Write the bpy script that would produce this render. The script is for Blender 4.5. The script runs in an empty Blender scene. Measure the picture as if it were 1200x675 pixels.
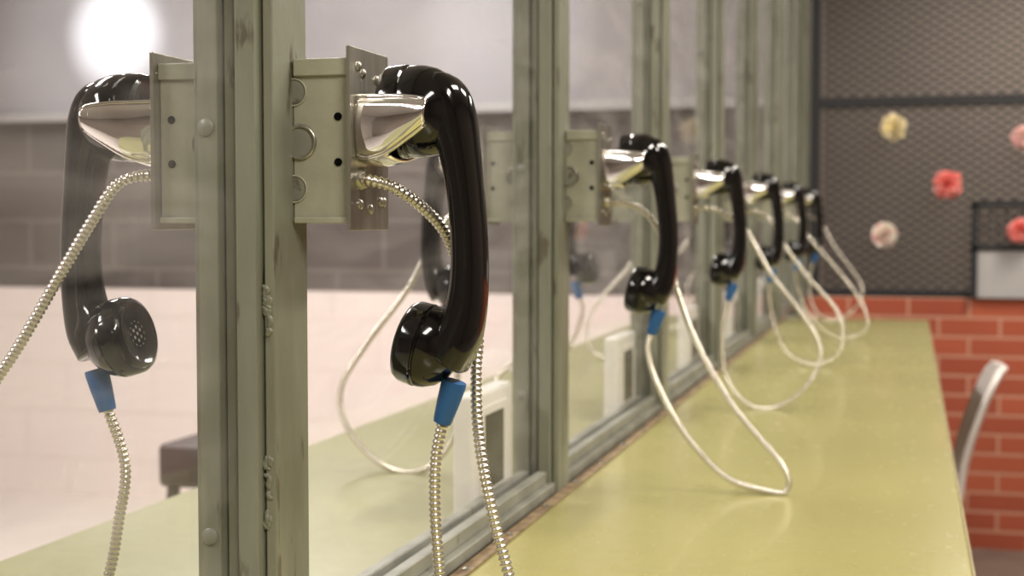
import bpy, bmesh, math, random
from mathutils import Vector, Matrix
random.seed(4)
sc = bpy.context.scene
sc.view_settings.view_transform = 'Standard'
ZO = 1.15
XM = -0.4105
CT = -0.312      # counter top (relative to eye height)
PITCH = 0.72

# ---------------------------------------------------------------- materials
def mat(name, col, rough=0.5, metal=0.0, noise=0.0, nscale=20, col2=None, bump=0.0, bscale=80, coat=0.0, emis=None, stretch=None, spec=None, rvar=0.0, scuff=None):
    m = bpy.data.materials.new(name); m.use_nodes = True
    nt = m.node_tree; b = nt.nodes['Principled BSDF']
    b.inputs['Base Color'].default_value = (*col, 1)
    b.inputs['Roughness'].default_value = rough
    b.inputs['Metallic'].default_value = metal
    b.inputs['Coat Weight'].default_value = coat
    b.inputs['Coat Roughness'].default_value = 0.05
    if spec is not None: b.inputs['Specular IOR Level'].default_value = spec
    tc = nt.nodes.new('ShaderNodeTexCoord')
    src = tc.outputs['Object']
    if stretch:
        mp = nt.nodes.new('ShaderNodeMapping'); mp.inputs['Scale'].default_value = stretch
        nt.links.new(src, mp.inputs['Vector']); src = mp.outputs['Vector']
    if noise > 0 or col2:
        n = nt.nodes.new('ShaderNodeTexNoise'); n.inputs['Scale'].default_value = nscale
        n.inputs['Detail'].default_value = 6
        nt.links.new(src, n.inputs['Vector'])
        r = nt.nodes.new('ShaderNodeValToRGB')
        r.color_ramp.elements[0].position = 0.35; r.color_ramp.elements[1].position = 0.68
        c2 = col2 if col2 else tuple(c*(1-noise) for c in col)
        r.color_ramp.elements[0].color = (*c2, 1); r.color_ramp.elements[1].color = (*col, 1)
        nt.links.new(n.outputs['Fac'], r.inputs['Fac'])
        colout = r.outputs['Color']
        if scuff:
            n3 = nt.nodes.new('ShaderNodeTexNoise'); n3.inputs['Scale'].default_value = 60; n3.inputs['Detail'].default_value = 9
            nt.links.new(src, n3.inputs['Vector'])
            r3 = nt.nodes.new('ShaderNodeValToRGB'); r3.color_ramp.elements[0].position = .61; r3.color_ramp.elements[1].position = .66
            r3.color_ramp.elements[0].color = (0,0,0,1); r3.color_ramp.elements[1].color = (1,1,1,1)
            nt.links.new(n3.outputs['Fac'], r3.inputs['Fac'])
            mxc = nt.nodes.new('ShaderNodeMix'); mxc.data_type = 'RGBA'
            nt.links.new(r3.outputs['Color'], mxc.inputs[0]); nt.links.new(colout, mxc.inputs[6]); mxc.inputs[7].default_value = (*scuff, 1)
            colout = mxc.outputs[2]
        nt.links.new(colout, b.inputs['Base Color'])
        if rvar:
            mr = nt.nodes.new('ShaderNodeMapRange'); mr.inputs[1].default_value = .3; mr.inputs[2].default_value = .7
            mr.inputs[3].default_value = rough+rvar; mr.inputs[4].default_value = rough
            nt.links.new(n.outputs['Fac'], mr.inputs[0]); nt.links.new(mr.outputs[0], b.inputs['Roughness'])
    if bump > 0:
        n2 = nt.nodes.new('ShaderNodeTexNoise'); n2.inputs['Scale'].default_value = bscale
        n2.inputs['Detail'].default_value = 4
        nt.links.new(src, n2.inputs['Vector'])
        bp = nt.nodes.new('ShaderNodeBump'); bp.inputs['Strength'].default_value = bump
        bp.inputs['Distance'].default_value = 0.002
        nt.links.new(n2.outputs['Fac'], bp.inputs['Height'])
        nt.links.new(bp.outputs['Normal'], b.inputs['Normal'])
    if emis:
        b.inputs['Emission Color'].default_value = (*emis[0], 1)
        b.inputs['Emission Strength'].default_value = emis[1]
    return m

def brickmat(name, c1, c2, mortar, bw, bh, ms=0.006, swap='XZ', rough=0.8, off=0.5):
    m = bpy.data.materials.new(name); m.use_nodes = True
    nt = m.node_tree; b = nt.nodes['Principled BSDF']
    b.inputs['Roughness'].default_value = rough
    tc = nt.nodes.new('ShaderNodeTexCoord')
    sp = nt.nodes.new('ShaderNodeSeparateXYZ'); cb = nt.nodes.new('ShaderNodeCombineXYZ')
    nt.links.new(tc.outputs['Object'], sp.inputs[0])
    nt.links.new(sp.outputs[swap[0]], cb.inputs['X']); nt.links.new(sp.outputs[swap[1]], cb.inputs['Y'])
    br = nt.nodes.new('ShaderNodeTexBrick')
    br.inputs['Scale'].default_value = 1.0
    br.inputs['Brick Width'].default_value = bw; br.inputs['Row Height'].default_value = bh
    br.inputs['Mortar Size'].default_value = ms; br.inputs['Mortar Smooth'].default_value = 0.2
    br.inputs['Color1'].default_value = (*c1, 1); br.inputs['Color2'].default_value = (*c2, 1)
    br.inputs['Mortar'].default_value = (*mortar, 1); br.offset = off
    nt.links.new(cb.outputs[0], br.inputs['Vector'])
    nt.links.new(br.outputs['Color'], b.inputs['Base Color'])
    bp = nt.nodes.new('ShaderNodeBump'); bp.inputs['Strength'].default_value = 0.6; bp.inputs['Distance'].default_value = 0.004
    bp.invert = True
    nt.links.new(br.outputs['Fac'], bp.inputs['Height']); nt.links.new(bp.outputs['Normal'], b.inputs['Normal'])
    return m

M_post = mat('painted_steel', (0.245, 0.25, 0.195), 0.28, nscale=22, col2=(.165, .168, .122), bump=0.8, bscale=45, stretch=(1,1,.25), rvar=.28, scuff=(.11,.10,.07))
M_rail = mat('painted_rail', (0.27, 0.27, 0.225), 0.40, noise=0.35, nscale=18, bump=0.4, bscale=60, scuff=(.13,.11,.085))
M_box = mat('bracket_paint', (0.41, 0.405, 0.315), 0.36, noise=0.2, nscale=30, bump=0.25, bscale=90)
M_plate = mat('brushed_zinc', (0.45, 0.43, 0.37), 0.34, metal=0.8, noise=0.35, nscale=60, bump=0.4, bscale=150, stretch=(1, 1, 0.15))
M_black = mat('phone_bakelite', (0.004, 0.0035, 0.0035), 0.10, coat=0.15)
M_hole = mat('dark_hole', (0.004, 0.004, 0.004), 0.9, spec=.05)
M_grille = mat('grille_dark', (0.012, 0.012, 0.013), 0.8, spec=.05)
M_chrome = mat('chrome', (0.90, 0.88, 0.86), 0.05, metal=1.0, bump=0.12, bscale=25)
M_cord = mat('armored_steel', (0.66, 0.62, 0.54), 0.27, metal=0.9)
M_blue = mat('blue_rubber', (0.018, 0.105, 0.29), 0.45)
M_white = mat('white_plastic', (0.82, 0.80, 0.78), 0.4, noise=0.05)
M_counter = mat('laminate', (0.365, 0.335, 0.135), 0.20, nscale=60, col2=(0.34, 0.31, 0.12), bump=0.05, bscale=200, coat=0.1, rvar=.08)
M_edge = mat('counter_edge', (0.30, 0.25, 0.12), 0.5, noise=0.2)
M_counter2 = mat('laminate_far', (0.33, 0.32, 0.165), 0.3, nscale=60, col2=(0.30, 0.29, 0.15))
M_brick = brickmat('brick', (0.41, 0.09, 0.04), (0.32, 0.065, 0.03), (0.52, 0.27, 0.18), 0.205, 0.068, 0.005)
M_blockdark = brickmat('block_taupe', (0.118, 0.098, 0.088), (0.105, 0.088, 0.080), (0.165, 0.14, 0.125), 0.40, 0.20, 0.010)
M_pink = brickmat('block_pinkwhite', (0.86, 0.775, 0.73), (0.85, 0.765, 0.72), (0.81, 0.72, 0.67), 0.40, 0.20, 0.005)
M_lav = mat('lavender_plaster', (0.36, 0.335, 0.345), 0.8, noise=0.15, nscale=1.5)
M_taupe = mat('taupe_plaster', (0.27, 0.225, 0.195), 0.9, noise=0.12, nscale=2)
M_beige = mat('beige_plaster', (0.55, 0.49, 0.44), 0.9, noise=0.06, nscale=3)
M_brown = mat('brown_plaster', (0.19, 0.15, 0.12), 0.9, noise=0.1, nscale=3)
M_ceil = mat('ceiling_tile', (0.5, 0.47, 0.43), 0.95, noise=0.1, nscale=60)
M_floor = mat('floor_tile', (0.22, 0.18, 0.15), 0.4, noise=0.3, nscale=8)
M_floor2 = mat('floor_tile_pale', (0.76, 0.685, 0.64), 0.5, noise=0.06, nscale=5)
M_iron = mat('black_iron', (0.010, 0.010, 0.012), 0.5, bump=0.2)
M_lampbody = mat('lamp_housing', (0.7, 0.7, 0.7), 0.4)
M_chair = mat('chair_plastic', (0.78, 0.71, 0.66), 0.4, noise=0.05)
M_chair2 = mat('stool_brown', (0.05, 0.032, 0.025), 0.5, noise=0.1)
M_caulk = mat('caulk', (0.30, 0.22, 0.12), 0.8, nscale=60, col2=(0.14, 0.09, 0.05), bump=0.6, bscale=120)
M_grey = mat('grey_panel', (0.40, 0.38, 0.37), 0.5, noise=0.05)
M_screw = mat('screw', (0.5, 0.48, 0.42), 0.3, metal=0.9)

# glass
M_glass = bpy.data.materials.new('window_glass'); M_glass.use_nodes = True
nt = M_glass.node_tree; nt.nodes.clear()
o = nt.nodes.new('ShaderNodeOutputMaterial'); tr = nt.nodes.new('ShaderNodeBsdfTransparent')
tr.inputs[0].default_value = (0.985, 0.985, 0.98, 1)
gl = nt.nodes.new('ShaderNodeBsdfGlossy'); gl.inputs['Roughness'].default_value = 0.015
lw = nt.nodes.new('ShaderNodeLayerWeight'); lw.inputs['Blend'].default_value = 0.5
pw = nt.nodes.new('ShaderNodeMath'); pw.operation = 'POWER'; pw.inputs[1].default_value = 4.0
ma = nt.nodes.new('ShaderNodeMath'); ma.operation = 'MULTIPLY_ADD'; ma.inputs[1].default_value = 0.30; ma.inputs[2].default_value = 0.03
nt.links.new(lw.outputs['Facing'], pw.inputs[0]); nt.links.new(pw.outputs[0], ma.inputs[0])
mx = nt.nodes.new('ShaderNodeMixShader')
nt.links.new(ma.outputs[0], mx.inputs[0]); nt.links.new(tr.outputs[0], mx.inputs[1]); nt.links.new(gl.outputs[0], mx.inputs[2])
df = nt.nodes.new('ShaderNodeBsdfDiffuse'); df.inputs[0].default_value = (0.8, 0.77, 0.77, 1)
tc = nt.nodes.new('ShaderNodeTexCoord'); nz = nt.nodes.new('ShaderNodeTexNoise'); nz.inputs['Scale'].default_value = 9; nz.inputs['Detail'].default_value = 10; nz.inputs['Distortion'].default_value = .6
mp = nt.nodes.new('ShaderNodeMapping'); mp.inputs['Rotation'].default_value = (0.6, 0, 0); mp.inputs['Scale'].default_value = (1, .7, 3.0)
nt.links.new(tc.outputs['Object'], mp.inputs[0]); nt.links.new(mp.outputs[0], nz.inputs['Vector'])
mr = nt.nodes.new('ShaderNodeMapRange'); mr.inputs[1].default_value = 0.38; mr.inputs[2].default_value = 0.75; mr.inputs[3].default_value = 0.006; mr.inputs[4].default_value = 0.085
nt.links.new(nz.outputs['Fac'], mr.inputs[0])
mx2 = nt.nodes.new('ShaderNodeMixShader'); nt.links.new(mr.outputs[0], mx2.inputs[0])
nt.links.new(mx.outputs[0], mx2.inputs[1]); nt.links.new(df.outputs[0], mx2.inputs[2]); nt.links.new(mx2.outputs[0], o.inputs[0])

# ---------------------------------------------------------------- helpers
def obj(name, verts, faces, m, parent=None, smooth=False, bevel=0, recalc=True, sharp=None):
    me = bpy.data.meshes.new(name); me.from_pydata([tuple(v) for v in verts], [], faces)
    if recalc:
        bm = bmesh.new(); bm.from_mesh(me)
        bmesh.ops.recalc_face_normals(bm, faces=bm.faces[:]); bm.to_mesh(me); bm.free()
    me.materials.append(m)
    ob = bpy.data.objects.new(name, me); sc.collection.objects.link(ob)
    if smooth:
        for p in me.polygons: p.use_smooth = True
        if sharp is not None:
            try: me.set_sharp_from_angle(angle=sharp)
            except Exception: pass
    if bevel:
        md = ob.modifiers.new('bevel', 'BEVEL'); md.width = bevel; md.segments = 3; md.limit_method = 'ANGLE'
    if parent: ob.parent = parent
    return ob

def boxvf(x0, x1, y0, y1, z0, z1, V=None, F=None):
    V = [] if V is None else V; F = [] if F is None else F
    n = len(V)
    V += [(x0,y0,z0),(x1,y0,z0),(x1,y1,z0),(x0,y1,z0),(x0,y0,z1),(x1,y0,z1),(x1,y1,z1),(x0,y1,z1)]
    F += [[n+i for i in f] for f in ((0,3,2,1),(4,5,6,7),(0,1,5,4),(1,2,6,5),(2,3,7,6),(3,0,4,7))]
    return V, F

def box(name, x0, x1, y0, y1, z0, z1, m, parent=None, bevel=0):
    V, F = boxvf(min(x0,x1), max(x0,x1), y0, y1, z0, z1)
    return obj(name, V, F, m, parent, bevel=bevel)

def empty(name):
    e = bpy.data.objects.new(name, None); e.empty_display_size = 0.05; sc.collection.objects.link(e); return e

def frame(axis):
    a = Vector(axis).normalized()
    t = Vector((0,1,0)) if abs(a.y) < 0.9 else Vector((1,0,0))
    u = a.cross(t).normalized(); return a, u, a.cross(u).normalized()

def lathe(name, origin, axis, prof, m, parent=None, seg=48, sharp=0.6):
    a, u, w = frame(axis); o_ = Vector(origin); V = []; F = []
    for (t, r) in prof:
        for i in range(seg):
            an = 2*math.pi*i/seg
            V.append(o_ + a*t + (u*math.cos(an) + w*math.sin(an))*max(r, 1e-5))
    for j in range(len(prof)-1):
        for i in range(seg):
            k = (i+1) % seg
            F.append([j*seg+i, j*seg+k, (j+1)*seg+k, (j+1)*seg+i])
    F.append(list(range(seg))); F.append([(len(prof)-1)*seg+i for i in range(seg)])
    return obj(name, V, F, m, parent, smooth=True, sharp=sharp)

def catmull(pts, n):
    P = [Vector(p) for p in pts]; P = [P[0]*2-P[1]] + P + [P[-1]*2-P[-2]]
    out = []
    for i in range(1, len(P)-2):
        for k in range(n):
            t = k/n
            a, b, c, d = P[i-1], P[i], P[i+1], P[i+2]
            out.append(0.5*((2*b)+(c-a)*t+(2*a-5*b+4*c-d)*t*t+(3*b-a-3*c+d)*t**3))
    out.append(P[-2]); return out

def tube(name, pts, r, m, parent=None, rib=False, seg=12, sub=14, pitch=0.0037):
    path = catmull(pts, sub)
    L = [0]
    for i in range(1, len(path)): L.append(L[-1] + (path[i]-path[i-1]).length)
    tot = L[-1]
    step = pitch/4 if rib else max(tot/80, 0.004)
    n = int(tot/step); S = []; j = 0
    for i in range(n+1):
        s = tot*i/n
        while j < len(L)-2 and L[j+1] < s: j += 1
        f = (s-L[j])/max(L[j+1]-L[j], 1e-9); S.append(path[j].lerp(path[j+1], f))
    V = []; F = []; up = None
    for i, p in enumerate(S):
        t = (S[min(i+1, n)]-S[max(i-1, 0)]).normalized()
        if up is None: _, up, _ = frame(t)
        up = (up - t*up.dot(t)).normalized(); w = t.cross(up)
        rr = r
        if rib: rr = (r, r*1.0, r*0.80, r*0.78)[i % 4]
        for k in range(seg):
            an = 2*math.pi*k/seg; V.append(p + (up*math.cos(an)+w*math.sin(an))*rr)
    for i in range(n):
        for k in range(seg):
            q = (k+1) % seg; F.append([i*seg+k, i*seg+q, (i+1)*seg+q, (i+1)*seg+k])
    F.append(list(range(seg))); F.append([n*seg+k for k in range(seg)])
    return obj(name, V, F, m, parent, smooth=True)

def prism_xy(name, poly, z0, z1, m, parent=None, bevel=0):
    n = len(poly); V = [(x, y, z0) for x, y in poly] + [(x, y, z1) for x, y in poly]
    F = [list(range(n)), list(range(n, 2*n))] + [[i, (i+1) % n, n+(i+1) % n, n+i] for i in range(n)]
    return obj(name, V, F, m, parent, bevel=bevel)

# ---------------------------------------------------------------- room shell
ZC = 1.5; ZF = -1.15; YB = -2.6; YE = 5.2; XR = 2.4; XL = -4.2; YF = 7.4
box('floor', XM, XR, YB, YF, ZF-0.1, ZF, M_floor)
box('floor', XL, XM-.0001, YB, YF, ZF-0.1, ZF, M_floor2)
box('ceiling', XL, XR, YB, YF, ZC, ZC+0.1, M_ceil)
box('wall_right', XR, XR+0.1, YB, YF, ZF, ZC, M_brown)
box('wall_left', XL-0.1, XL, YB, YF, ZF, ZC, M_beige)
box('wall_behind', XL, XR, YB-0.1, YB, ZF, ZC, M_brown)
box('wall_far', XL, XR, YF, YF+0.1, ZF, ZC, M_taupe)
box('wall_brick', -0.355, XR, YE, YE+0.2, ZF, -0.272, M_brick)
box('wall_visitor_lower', XL, -0.47, YE+0.03, YE+0.25, ZF, -0.285, M_pink)
box('wall_visitor_middle', XL, -0.47, YE+0.08, YE+0.25, -0.285, 0.43, M_blockdark)
box('wall_visitor_upper', XL, -0.47, YE+0.05, YE+0.25, 0.43, ZC, M_lav)
box('trim_1', XL, -0.47, YE+0.0, YE+0.05, 0.41, 0.445, M_grey, bevel=0.003)
box('wall_knee', XM-0.027, XM+0.027, YB, YE+0.2, ZF, CT-0.035, M_beige)
box('wall_jamb', -0.45, -0.355, YE, YE+0.2, CT-0.035, ZC, M_post)

# ---------------------------------------------------------------- partition posts, rails, glass
half = [(0, -.006), (.004, -.006), (.004, .006), (.006, .006), (.006, -.012), (.0195, -.012), (.0195, .0), (.0215, .0), (.0215, -.004), (.0275, -.002), (.0275, .049), (.0, .049)]
poly = half + [(-x, y) for x, y in reversed(half[1:-1])]
Y1 = 0.82
posts = [Y1-PITCH*3, Y1-PITCH*2, Y1-PITCH, Y1] + [1.572 + PITCH*i for i in range(0, 5)] + [5.145]
tn = 2
near_post = None
for i, y in enumerate(posts):
    p = prism_xy('trim_%d' % tn, [(XM+a, y+b) for a, b in poly], CT, ZC-0.001, M_post, bevel=0.001); tn += 1
    if i == 3: near_post = p
    for z in (-0.2, 0.058, 0.35):
        lathe('screw', (XM-.0135, y-.012, z), (0,-1,0), [(0,.0055),(.001,.0055),(.0022,.004),(.0026,.0)], M_rail, p, seg=20)
def lump(name, c, r, sx, sy, sz, m, parent):
    bm = bmesh.new(); bmesh.ops.create_icosphere(bm, subdivisions=3, radius=r)
    for v in bm.verts:
        v.co *= 1+0.35*math.sin(v.co.x*900+v.co.z*700)*math.cos(v.co.z*900+c[2]*999)
        v.co = Vector((v.co.x*sx+c[0], v.co.y*sy+c[1], v.co.z*sz+c[2]))
    me = bpy.data.meshes.new(name); bm.to_mesh(me); bm.free(); me.materials.append(m)
    for p_ in me.polygons: p_.use_smooth = True
    ob = bpy.data.objects.new(name, me); sc.collection.objects.link(ob); ob.parent = parent
for k in range(44):
    z = -0.042-0.030*random.random() if k < 24 else -0.15-0.045*random.random()
    lump('weld_bead', (XM+.0225+random.uniform(-.0016,.0022), Y1-.0035, z), random.uniform(.0014,.0024), random.uniform(.7,1.1), .6, random.uniform(.9,1.9), M_post, near_post)

box('trim_%d' % tn, XM-.024, XM+.024, YB, YE, CT, CT+.012, M_rail, bevel=.0015); tn += 1
for i in range(len(posts)-1):
    a, b = posts[i]+.049, posts[i+1]-.006
    box('trim_%d' % tn, XM+.005, XM+.016, a, b, CT+.012, CT+.026, M_rail, bevel=.0015); tn += 1
    box('trim_%d' % tn, XM-.016, XM-.005, a, b, CT+.012, CT+.026, M_rail, bevel=.0015); tn += 1
    box('window_%d' % (i+1), XM-.003, XM+.003, a+.0005, b-.0005, CT+.0125, ZC-.05, M_glass)
box('trim_%d' % tn, XM-.026, XM+.026, YB, YE, ZC-.045, ZC-.002, M_rail); tn += 1
ck = box('trim_%d' % tn, XM+.0275, XM+.041, 0.2, 4.6, CT+.0003, CT+.0025, M_caulk, bevel=.001); tn += 1
for i in range(26):
    lathe('screw_head', (XM+.036, 0.9+i*0.145, CT+.002), (0,0,1), [(0,.0038),(.002,.0036),(.003,.002)], M_screw, ck, seg=14)

# ---------------------------------------------------------------- counters
def bracket(x0, x1, y, c):
    V = [(x0, y, CT-.033), (x1, y, CT-.033), (x0, y, CT-.30), (x0, y+.03, CT-.033), (x1, y+.03, CT-.033), (x0, y+.03, CT-.30)]
    obj('bracket', V, [(0,1,2),(3,4,5),(0,1,4,3),(1,2,5,4),(2,0,3,5)], M_post, c)
c = empty('counter')
box('top', XM+.0275, 0.058, -1.5, 4.62, CT-.032, CT, M_counter, c, bevel=.0025)
box('edge_band', 0.0582, 0.0605, -1.5, 4.62, CT-.030, CT-.002, M_edge, c)
for y in (-1.0, 0.46, 1.9, 3.34, 4.5): bracket(XM+.029, 0.0, y, c)
c = empty('counter')
box('top', XM-.0275, -0.80, -1.5, 4.62, CT-.032, CT, M_counter2, c, bevel=.0025)
box('edge_band', -0.8023, -0.8002, -1.5, 4.62, CT-.030, CT-.002, M_edge, c)
for y in (-1.0, 0.46, 1.9, 3.34, 4.5): bracket(XM-.029, -0.75, y, c)

# ---------------------------------------------------------------- phones
def phone(yc, s, cord, collar, rib=True, dx=0.0):
    root = empty('wall_phone')
    W = lambda x, y, z: (XM + s*x, yc+y, z)
    box('bracket_box', XM+s*.0278, XM+s*.0675, yc-.026, yc+.03, -.002, .103, M_box, root, bevel=.0012)
    box('bracket_flange', XM+s*.029, XM+s*.0675, yc-.0285, yc-.0262, .092, .103, M_box, root, bevel=.0008)
    box('bracket_flange', XM+s*.029, XM+s*.0675, yc-.0285, yc-.0262, -.002, .002, M_box, root, bevel=.0008)
    for z in (.082, .050, .020):
        rr = .0095 if z != .05 else .0115
        kx = .0285 if z != .05 else .0325
        hh = .0009 if z != .05 else .0018
        N = 40; V = []; F = []
        for i in range(N):
            an = 2*math.pi*i/N
            for k in range(8):
                ak = 2*math.pi*k/8; R_ = rr*.9+hh*.8*math.cos(ak)
                V.append(W(kx+R_*math.cos(an), -.0262-hh*.9*math.sin(ak), z+R_*math.sin(an)))
        for i in range(N):
            for k in range(8):
                F.append([i*8+k, ((i+1)%N)*8+k, ((i+1)%N)*8+(k+1)%8, i*8+(k+1)%8])
        obj('knockout_ring', V, F, M_box if z != .05 else M_plate, root, smooth=True)
        lathe('knockout', W(kx, -.0262, z), (0,-1,0), [(0,rr*.8),(.0004,rr*.78)], M_rail, root, seg=32)
    for z in (.066, .037):
        lathe('bolt_hole', W(.0590, -.0262, z), (0,-1,0), [(0,.0026),(.0005,.0026)], M_hole, root, seg=20)
    box('mounting_plate', XM+s*.0677, XM+s*.0705, yc-.034, yc+.034, -.0065, .110, M_plate, root, bevel=.0006)
    for (yy, zz) in ((-.012,.094),(.012,.092),(.022,.094),(-.018,.010),(.0,.007),(.018,.012),(.024,.012),(-.02,.098)):
        lathe('rivet', W(.0705, yy, zz), (s,0,0), [(0,.0032),(.001,.003),(.0018,.0018),(.002,0)], M_screw, root, seg=16)
    top = [(.0706,.0785),(.085,.078),(.102,.0775),(.118,.0755),(.1215,.073)]
    bot = [(.0706,.041),(.080,.0395),(.093,.043),(.108,.052),(.120,.060)]
    outy = [.024,.0275,.031,.0335,.035]
    for sg in (-1, 1):
        V = []; F = []; nn = 7
        T = catmull([(a[0], o2, a[1]) for a, o2 in zip(top, outy)], 4); B = catmull([(a[0], o2*.93, a[1]) for a, o2 in zip(bot, outy)], 4)
        for t, b in zip(T, B):
            for k in range(nn):
                f = k/(nn-1); p = t.lerp(b, f); bulge = .004*math.sin(math.pi*f)
                V.append(W(p.x, sg*(p.y+bulge), p.z))
        n = len(T)
        for i in range(n-1):
            for k in range(nn-1): F.append([i*nn+k, (i+1)*nn+k, (i+1)*nn+k+1, i*nn+k+1])
        ob = obj('cradle_arm', V, F, M_chrome, root, smooth=True)
        md = ob.modifiers.new('s', 'SOLIDIFY'); md.thickness = .0022; md.offset = 0
        tube('cradle_rim', [W(p.x, sg*p.y, p.z) for p in T], .0016, M_chrome, root, seg=8, sub=3)
        tube('cradle_rim', [W(p.x, sg*p.y, p.z) for p in B], .0016, M_chrome, root, seg=8, sub=3)
    box('cradle_back', XM+s*.0706, XM+s*.074, yc-.025, yc+.025, .041, .078, M_chrome, root, bevel=.001)
    V = []; F = []; Bp = catmull([(a[0], o2*.93, a[1]) for a, o2 in zip(bot[:3], outy)], 4)
    for p in Bp:
        for k in range(9):
            f = k/4-1; V.append(W(p.x, f*p.y, p.z-.004*(1-f*f)))
    for i in range(len(Bp)-1):
        for k in range(8): F.append([i*9+k, (i+1)*9+k, (i+1)*9+k+1, i*9+k+1])
    ob = obj('cradle_floor', V, F, M_chrome, root, smooth=True); md = ob.modifiers.new('s','SOLIDIFY'); md.thickness = .0018; md.offset = 0
    hx = .1185 + dx
    H = lambda x, z, y=0: W(hx+x/1000, y, z/1000)
    st = [(-7,82,14,19),(2,78,16,20),(8.5,64,15,20),(13.5,44,12.3,18),(17,21,11,16.5),(19.6,-6.6,10.8,16),(20.1,-34.2,11.2,16),(17.5,-58,12.6,17),(11.5,-76,15,20),(3,-88,17,21)]
    C = catmull([(a[0], 0, a[1]) for a in st], 7); R = catmull([(a[2], a[3], 0) for a in st], 7)
    V = []; F = []; SG = 36; n = len(C)
    for i in range(n):
        t = (C[min(i+1,n-1)]-C[max(i-1,0)]).normalized(); nr = Vector((-t.z, 0, t.x))
        for k in range(SG):
            an = 2*math.pi*k/SG; ca, sa = math.cos(an), math.sin(an)
            e = 0.72
            u = math.copysign(abs(ca)**e, ca)*R[i].x; w = math.copysign(abs(sa)**e, sa)*R[i].y
            p = C[i]+nr*u; V.append(H(p.x, p.z, w/1000))
    for i in range(n-1):
        for k in range(SG):
            q = (k+1) % SG; F.append([i*SG+k, i*SG+q, (i+1)*SG+q, (i+1)*SG+k])
    F.append(list(range(SG))); F.append([(n-1)*SG+k for k in range(SG)])
    obj('handle', V, F, M_black, root, smooth=True)
    k_ = .001
    ax = (-s, 0, 0.0)
    lathe('ear_cup', H(17, 70), ax, [(0*k_,2*k_),(2*k_,10*k_),(6*k_,18*k_),(11*k_,23.5*k_),(18*k_,27.5*k_),(26*k_,29.5*k_),(34*k_,30*k_),(36*k_,29*k_),(37*k_,29*k_),(38*k_,30.3*k_),(48*k_,30*k_),(51*k_,28.5*k_),(52.5*k_,25.5*k_),(50.5*k_,20*k_),(49.5*k_,0)], M_black, root, seg=56)
    mn = Vector((-.965*s, 0, .26)).normalized()
    fb = Vector(H(12, -87.5))
    lathe('mouth_cup', fb, mn, [(-2*k_,4*k_),(0,10*k_),(4*k_,17*k_),(10*k_,23*k_),(17*k_,26.3*k_),(21*k_,27.2*k_),(22*k_,26.3*k_),(23*k_,26.3*k_),(24*k_,27.6*k_),(33*k_,27*k_),(36.5*k_,25*k_),(38*k_,22*k_),(36.6*k_,18*k_),(36*k_,0)], M_black, root, seg=56)
    for (org, axis, off, mr_) in ((Vector(H(17,70)), Vector(ax), .0498, .016), (fb, mn, .0363, .0145)):
        a, u, w = frame(axis); V = []; F = []
        for ring, cnt in ((0,1),(.33,6),(.66,12),(1,18)):
            for i in range(cnt):
                an = 2*math.pi*i/cnt; cc = org+a*off+(u*math.cos(an)+w*math.sin(an))*mr_*ring
                b0 = len(V)
                for j in range(8):
                    aj = math.pi*j/4; V.append(cc+(u*math.cos(aj)+w*math.sin(aj))*.0013)
                F.append([b0+j for j in range(8)])
        obj('sound_holes', V, F, M_rail, root)
    c0, c1 = Vector(W(collar[0][0]+dx, collar[0][1], collar[0][2])), Vector(W(collar[1][0]+dx, collar[1][1], collar[1][2]))
    L = (c1-c0).length
    lathe('strain_relief', c0, c1-c0, [(0,.0080),(L*.1,.0083),(L*.5,.0075),(L*.9,.0064),(L,.0058)], M_blue, root, seg=28)
    cl = []
    for p in cord:
        z = p[2]
        if z < -.28: z = max(z-.006*min(1, (-.28-z)/.02), CT+.0042)
        cl.append(W(p[0], p[1], z))
    pts = cl
    pts[-1] = tuple(c1 - (c1-c0).normalized()*.006)
    tube('armored_cord', pts, .0040, M_cord, root, rib=True, seg=12 if rib else 8, pitch=.0037 if rib else .005)
    lathe('cord_ferrule', W(cord[0][0]+.002, cord[0][1], cord[0][2]), (s,0,0), [(-.002,.0072),(.003,.007),(.006,.0055),(.0062,.004)], M_screw, root, seg=20)
    return root

COL = ((.1282, 0, -.104), (.1195, 0, -.1315))
cordA = [(.0675,-.018,.0265),(.078,-.022,.0255),(.093,-.018,.021),(.107,-.004,.009),(.117,.012,-.0066),(.123,.024,-.029),(.130,.031,-.051),(.135,.030,-.0756),(.136,.022,-.1),(.140,.012,-.1336),(.149,.0,-.167),(.158,-.004,-.2),(.168,-.006,-.235),(.173,-.008,-.27),(.160,-.008,-.298),(.137,-.004,-.302),(.121,0,-.27),(.1175,0,-.23),(.1145,0,-.19),(.1152,0,-.155),(.1192,0,-.128)]
def xz(l, y=0.0):
    n = len(l); out = []
    for i, (X, z) in enumerate(l):
        f = i/(n-1)
        out.append((X+.4085, (.024*math.sin(math.pi*min(f*2.2,1)) if f < .5 else 0)+y*math.sin(math.pi*f), z))
    return out
c2 = xz(list(reversed([(-.2885,-.128),(-.288,-.15),(-.277,-.19),(-.2465,-.244),(-.20,-.290),(-.153,-.304),(-.128,-.301),(-.1335,-.278),(-.19,-.215),(-.2325,-.147),(-.256,-.089),(-.27,-.031),(-.298,.0126),(-.341,.022)])))
c3 = xz(list(reversed([(-.2885,-.128),(-.291,-.16),(-.294,-.196),(-.286,-.2655),(-.246,-.302),(-.193,-.298),(-.1465,-.259),(-.136,-.21),(-.1665,-.155),(-.22,-.086),(-.26,-.017),(-.30,.015),(-.341,.021)])), .02)
c4 = xz(list(reversed([(-.2885,-.128),(-.284,-.16),(-.277,-.21),(-.251,-.280),(-.2,-.302),(-.147,-.29),(-.13,-.25),(-.147,-.19),(-.208,-.12),(-.26,-.05),(-.295,.01),(-.341,.02)])), .02)
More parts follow.
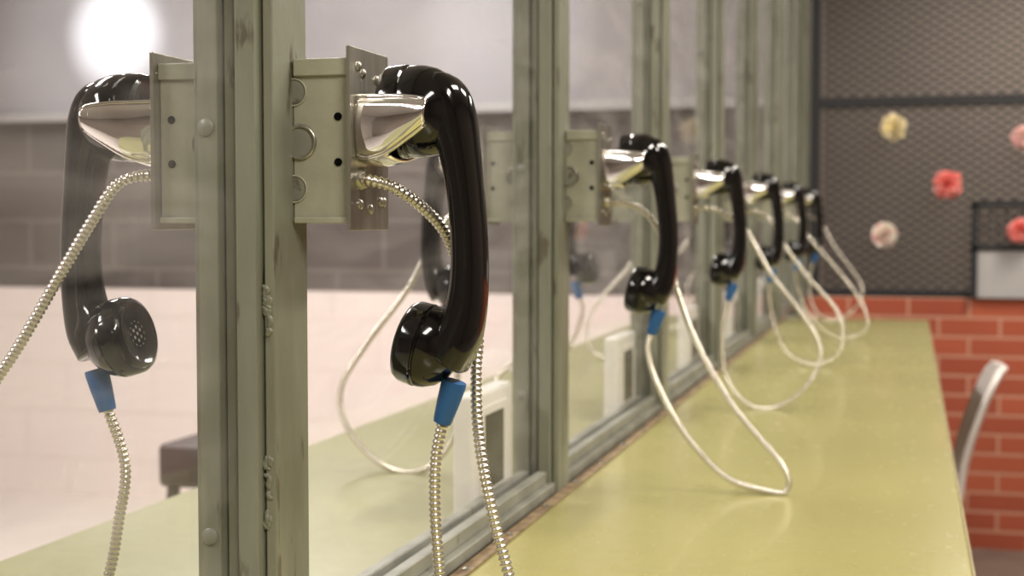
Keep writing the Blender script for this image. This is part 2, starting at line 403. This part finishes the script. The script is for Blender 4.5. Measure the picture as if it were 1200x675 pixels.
c5 = xz(list(reversed([(-.2885,-.128),(-.280,-.17),(-.255,-.24),(-.20,-.294),(-.14,-.3),(-.10,-.275),(-.12,-.21),(-.18,-.13),(-.25,-.05),(-.295,.01),(-.341,.02)])), .04)
cordsR = [cordA, c2, c3, c4, c5, c3]
cordL1 = [(.0675,-.018,.030),(.080,-.036,.029),(.092,-.042,.022),(.108,-.045,-.001),(.132,-.045,-.036),(.165,-.045,-.085),(.199,-.045,-.13),(.228,-.04,-.18),(.238,-.03,-.235),(.215,-.015,-.285),(.175,-.01,-.302),(.145,-.005,-.290),(.127,0,-.25),(.118,0,-.21),(.1125,0,-.17),(.1172,0,-.128)]
cordsL = [cordL1, c3, c2, c4, c5, c3]
ys = [0.873] + [1.625 + PITCH*i for i in range(5)]
for i, y in enumerate(ys):
    phone(y, 1, cordsR[i], COL, rib=i < 3, dx=0 if i == 0 else .005)
for i, y in enumerate(ys):
    phone(y, -1, cordsL[i], ((.1282,0,-.104),(.1195,0,-.1325)), rib=i < 2, dx=.006)

# ---------------------------------------------------------------- intercom speakers behind the glass
for i in range(0, 5):
    y0 = (1.385 if i == 0 else 1.42) + PITCH*i
    e = empty('intercom_speaker')
    box('housing', XM-.040, XM-.0175, y0, y0+.150, CT+.001, CT+.132, M_white, e, bevel=.005)
    box('bezel', XM-.0176, XM-.0155, y0+.022, y0+.128, CT+.020, CT+.116, M_white, e, bevel=.0009)
    box('recess', XM-.0156, XM-.0150, y0+.036, y0+.106, CT+.028, CT+.107, M_hole, e)
    for k in range(9):
        z = CT+.034+k*.0080
        box('louvre', XM-.0152, XM-.0148, y0+.037, y0+.105, z, z+.0018, M_grille, e)
    for zz in (.012, .122):
        lathe('screw', (XM-.0175, y0+.012, CT+zz), (1,0,0), [(0,.003),(.001,.0025)], M_screw, e, seg=12)

# ---------------------------------------------------------------- expanded-metal screen above the brick
g = empty('wire_mesh_screen')
ym0 = YE+.04
x0, x1, z0, z1 = -.30, XR-.02, -.25, ZC-.03
box('frame_left', -.345, -.312, YE+.0, YE+.06, -.272, ZC-.005, M_iron, g)
box('frame_bottom', -.315, XR-.005, YE+.01, YE+.06, -.272, -.247, M_iron, g)
box('frame_middle', -.315, XR-.005, YE+.005, YE+.06, .400, .434, M_iron, g)
box('frame_top', -.315, XR-.005, YE+.01, YE+.06, ZC-.04, ZC-.005, M_iron, g)
V = []; F = []
def strand(ax, az, bx, bz, w=.0032, y=ym0, th=.0015):
    d = Vector((bx-ax, bz-az)); l = d.length
    if l < 1e-4: return
    d /= l; nx, nz = -d.y*w, d.x*w; n = len(V)
    for yy in (y-th, y+th):
        V.extend([(ax+nx, yy, az+nz), (bx+nx, yy, bz+nz), (bx-nx, yy, bz-nz), (ax-nx, yy, az-nz)])
    F.extend([[n+3,n+2,n+1,n],[n+4,n+5,n+6,n+7],[n,n+1,n+5,n+4],[n+1,n+2,n+6,n+5],[n+2,n+3,n+7,n+6],[n+3,n,n+4,n+7]])
slope = 0.62; px_ = .050
for sg in (-1, 1):
    m_ = slope*sg; hgt = z1-z0
    lo = x0 - hgt/slope; hi = x1 + hgt/slope
    k = lo
    while k < hi:
        pts = []
        for X in (x0, x1):
            z = z0+m_*(X-k)
            if z0 <= z <= z1: pts.append((X, z))
        for Z in (z0, z1):
            X = k+(Z-z0)/m_
            if x0 < X < x1: pts.append((X, Z))
        if len(pts) >= 2:
            pts.sort(); strand(*pts[0], *pts[-1], y=ym0+.0012*sg)
        k += px_
obj('mesh', V, F, M_iron, g, recalc=False)
h = empty('service_hatch')
box('frame_left', .205, .228, YE-.035, YE-.005, -.268, .058, M_iron, h)
box('frame_top', .205, .90, YE-.035, YE-.005, .045, .068, M_iron, h)
box('frame_middle', .205, .90, YE-.035, YE-.005, -.105, -.088, M_iron, h)
box('frame_right', .88, .90, YE-.035, YE-.005, -.268, .058, M_iron, h)
box('panel', .228, .88, YE-.028, YE-.010, -.268, -.105, M_grey, h)
V = []; F = []
for k in range(24):
    X = .24+k*.027; strand(X, -.09, X+.0, .047, y=YE-.02, w=.002)
for k in range(6): strand(.228, -.08+k*.024, .88, -.08+k*.024, y=YE-.02, w=.002)
obj('grid', V, F, M_iron, h, recalc=False)

# paper flowers
def flower(c, r, m1, m2):
    V = []; F = []; mi = []
    for k in range(220):
        th = math.acos(random.uniform(-1,1)); ph = random.uniform(0, 2*math.pi)
        d = Vector((math.sin(th)*math.cos(ph), math.sin(th)*math.sin(ph)*.75, math.cos(th)))
        a, u, w = frame(d if d.length > .01 else (0,0,1)); rr = r*random.uniform(.72,1.0); n = len(V)
        tw = random.uniform(0, math.pi); uu = u*math.cos(tw)+w*math.sin(tw); ww = a.cross(uu)
        V.append(Vector(c)+a*r*.1)
        for j in range(5):
            f = (j-2)/2
            V.append(Vector(c)+a*rr*(1-.25*f*f+.08*random.uniform(-1,1))+uu*f*r*.36+ww*r*.12*math.cos(j*2.3))
        for j in range(4): F.append([n, n+1+j, n+2+j]); mi.append(k % 4 == 0)
    ob = obj('paper_flower', V, F, m1, recalc=False)
    ob.data.materials.append(m2)
    for p, q in zip(ob.data.polygons, mi): p.material_index = 1 if q else 0
M_coral = mat('paper_coral', (1.0, 0.32, 0.28), .9); M_cream = mat('paper_cream', (1.0, 0.88, 0.52), .9)
M_pinkp = mat('paper_pink', (1.0, 0.60, 0.58), .9); M_whp = mat('paper_white', (1.0, 0.93, 0.82), .9)
flower((-.058, YE-.043, .325), .048, M_cream, M_whp)
flower((.125, YE-.043, .122), .053, M_coral, M_pinkp)
flower((-.083, YE-.043, -.052), .048, M_whp, M_pinkp)
flower((.375, YE-.043, .282), .047, M_pinkp, M_whp)
flower((.365, YE-.08, -.036), .047, M_coral, M_pinkp)

# ---------------------------------------------------------------- chair and stool
def chair(name, loc, rot, m, mleg):
    e = empty(name); e.location = loc; e.rotation_euler = (0,0,rot)
    prof = [(.23,.425,.19),(.20,.445,.205),(.10,.44,.215),(0,.43,.215),(-.10,.428,.21),(-.165,.445,.20),(-.20,.50,.195),(-.215,.58,.20),(-.235,.66,.205),(-.262,.74,.20),(-.285,.79,.185),(-.300,.815,.14)]
    C = catmull([(a, b, c_) for a, b, c_ in prof], 4); V = []; F = []; nv = 15
    for i, p in enumerate(C):
        seat = max(0, min(1, (p.y-.45)/.15))
        for k in range(nv):
            f = k/(nv-1)*2-1
            curl = f*f
            V.append((p.x+seat*.018*curl, f*p.z*.8, p.y+(1-seat)*.02*curl))
    for i in range(len(C)-1):
        for k in range(nv-1): F.append([i*nv+k, (i+1)*nv+k, (i+1)*nv+k+1, i*nv+k+1])
    ob = obj('shell', V, F, m, e, smooth=True); md = ob.modifiers.new('s','SOLIDIFY'); md.thickness = .012; md.offset = 0
    for sx in (-1, 1):
        for sy in (-1, 1):
            tube('leg', [(.10*sx, .11*sy, .425), (.16*sx-.01, .15*sy, .40), (.20*sx, .17*sy, .2), (.22*sx, .18*sy, .003)], .010, mleg, e, seg=10, sub=5)
    tube('crossbar', [(.10,-.11,.424),(.10,0,.418),(.10,.11,.424)], .009, mleg, e, seg=8, sub=4)
    tube('crossbar', [(-.10,-.11,.422),(-.10,0,.416),(-.10,.11,.422)], .009, mleg, e, seg=8, sub=4)
    return e
chair('plastic_chair', (-.083, 3.45, ZF), math.pi, M_chair, M_chrome)
st_ = empty('bar_stool'); st_.location = (-1.185, 2.40, ZF)
box('seat', -.125, .07, -.105, .105, .665, .745, M_chair2, st_, bevel=.012)
for sx in (-1,1):
    for sy in (-1,1):
        tube('leg', [(.075*sx-.027,.085*sy,.67),(.09*sx-.027,.105*sy,.35),(.11*sx-.027,.13*sy,.004)], .012, M_chair2, st_, seg=10, sub=4)
for s_ in (-1,1):
    tube('footrest', [(-.125,.115*s_,.22),(-.027,.115*s_,.22),(.07,.115*s_,.22)], .009, M_chair2, st_, seg=8, sub=3)
    tube('footrest', [(.097*s_-.027,-.115,.22),(.097*s_-.027,0,.22),(.097*s_-.027,.115,.22)], .009, M_chair2, st_, seg=8, sub=3)

# ---------------------------------------------------------------- lamps
def glow_spot(x, y, tx, ty, tz, power, ang):  # invented fixture, added to throw a soft bright pool on the upper wall
    e = empty('added_glow_spot')
    p = Vector((x, y, ZC-.10)); t = Vector((tx, ty, tz)); d = (t-p).normalized()
    lathe('added_mount', (x, y, ZC-.0005), (0,0,-1), [(0,.04),(.015,.04),(.02,.012),(.07,.012)], M_lampbody, e, seg=24)
    lathe('added_can', p-d*.08, d, [(0,.02),(.01,.035),(.12,.04),(.12,.034),(.05,.030)], M_lampbody, e, seg=24)
    l = bpy.data.lights.new('added_glow_lamp', 'SPOT'); l.energy = power; l.spot_size = math.radians(ang); l.spot_blend = 1.0
    l.shadow_soft_size = .03; l.color = (.93, .98, 1.0)
    ob = bpy.data.objects.new('added_glow_lamp', l); sc.collection.objects.link(ob); ob.location = p+d*.05; ob.parent = e
    ob.rotation_euler = d.to_track_quat('-Z', 'Y').to_euler()
glow_spot(-3.16, 3.6, -3.16, YE+.05, .77, 420, 17)
glow_spot(-3.40, 3.6, -3.20, YE+.05, .72, 80, 42)
glow_spot(-1.50, 3.6, -1.50, YE+.05, .72, 90, 26)

def ceil_light(x, y, sx, sy, power, col):
    box('ceiling_light_fixture', x-sx/2-.03, x+sx/2+.03, y-sy/2-.03, y+sy/2+.03, ZC-.05, ZC-.0005, M_lampbody)
    l = bpy.data.lights.new('ceiling_lamp', 'AREA'); l.shape = 'RECTANGLE'; l.size = sx; l.size_y = sy
    l.energy = power; l.color = col
    ob = bpy.data.objects.new('ceiling_lamp', l); ob.location = (x, y, ZC-.056); sc.collection.objects.link(ob)
warm = (1.0, .925, .82); cool = (1.0, .965, .95)
ceil_light(.9, -.6, .3, 1.2, 58, warm)
ceil_light(.9, 1.6, .3, 1.2, 54, warm)
ceil_light(.9, 3.8, .3, 1.2, 55, warm)
ceil_light(-1.9, -.2, .3, 1.2, 48, cool)
ceil_light(-1.9, 2.0, .3, 1.2, 52, cool)
ceil_light(-1.9, 4.0, .3, 1.2, 52, cool)
ceil_light(.6, 6.4, .8, .3, 38, warm)

w = bpy.data.worlds.new('World'); sc.world = w; w.use_nodes = True
w.node_tree.nodes['Background'].inputs[0].default_value = (.9,.87,.84,1); w.node_tree.nodes['Background'].inputs[1].default_value = .3

# ---------------------------------------------------------------- camera
cd = bpy.data.cameras.new('Camera'); cam = bpy.data.objects.new('Camera', cd); sc.collection.objects.link(cam)
cd.sensor_width = 36; cd.lens = 50.0; cd.clip_start = .02
cam.location = (0,0,0); cam.rotation_euler = (math.radians(90-2.73), 0, math.radians(15.6))
cd.dof.use_dof = True; cd.dof.focus_distance = .92; cd.dof.aperture_fstop = 8.5
sc.camera = cam
for ob in list(sc.objects):
    if ob.parent is None: ob.location.z += ZO
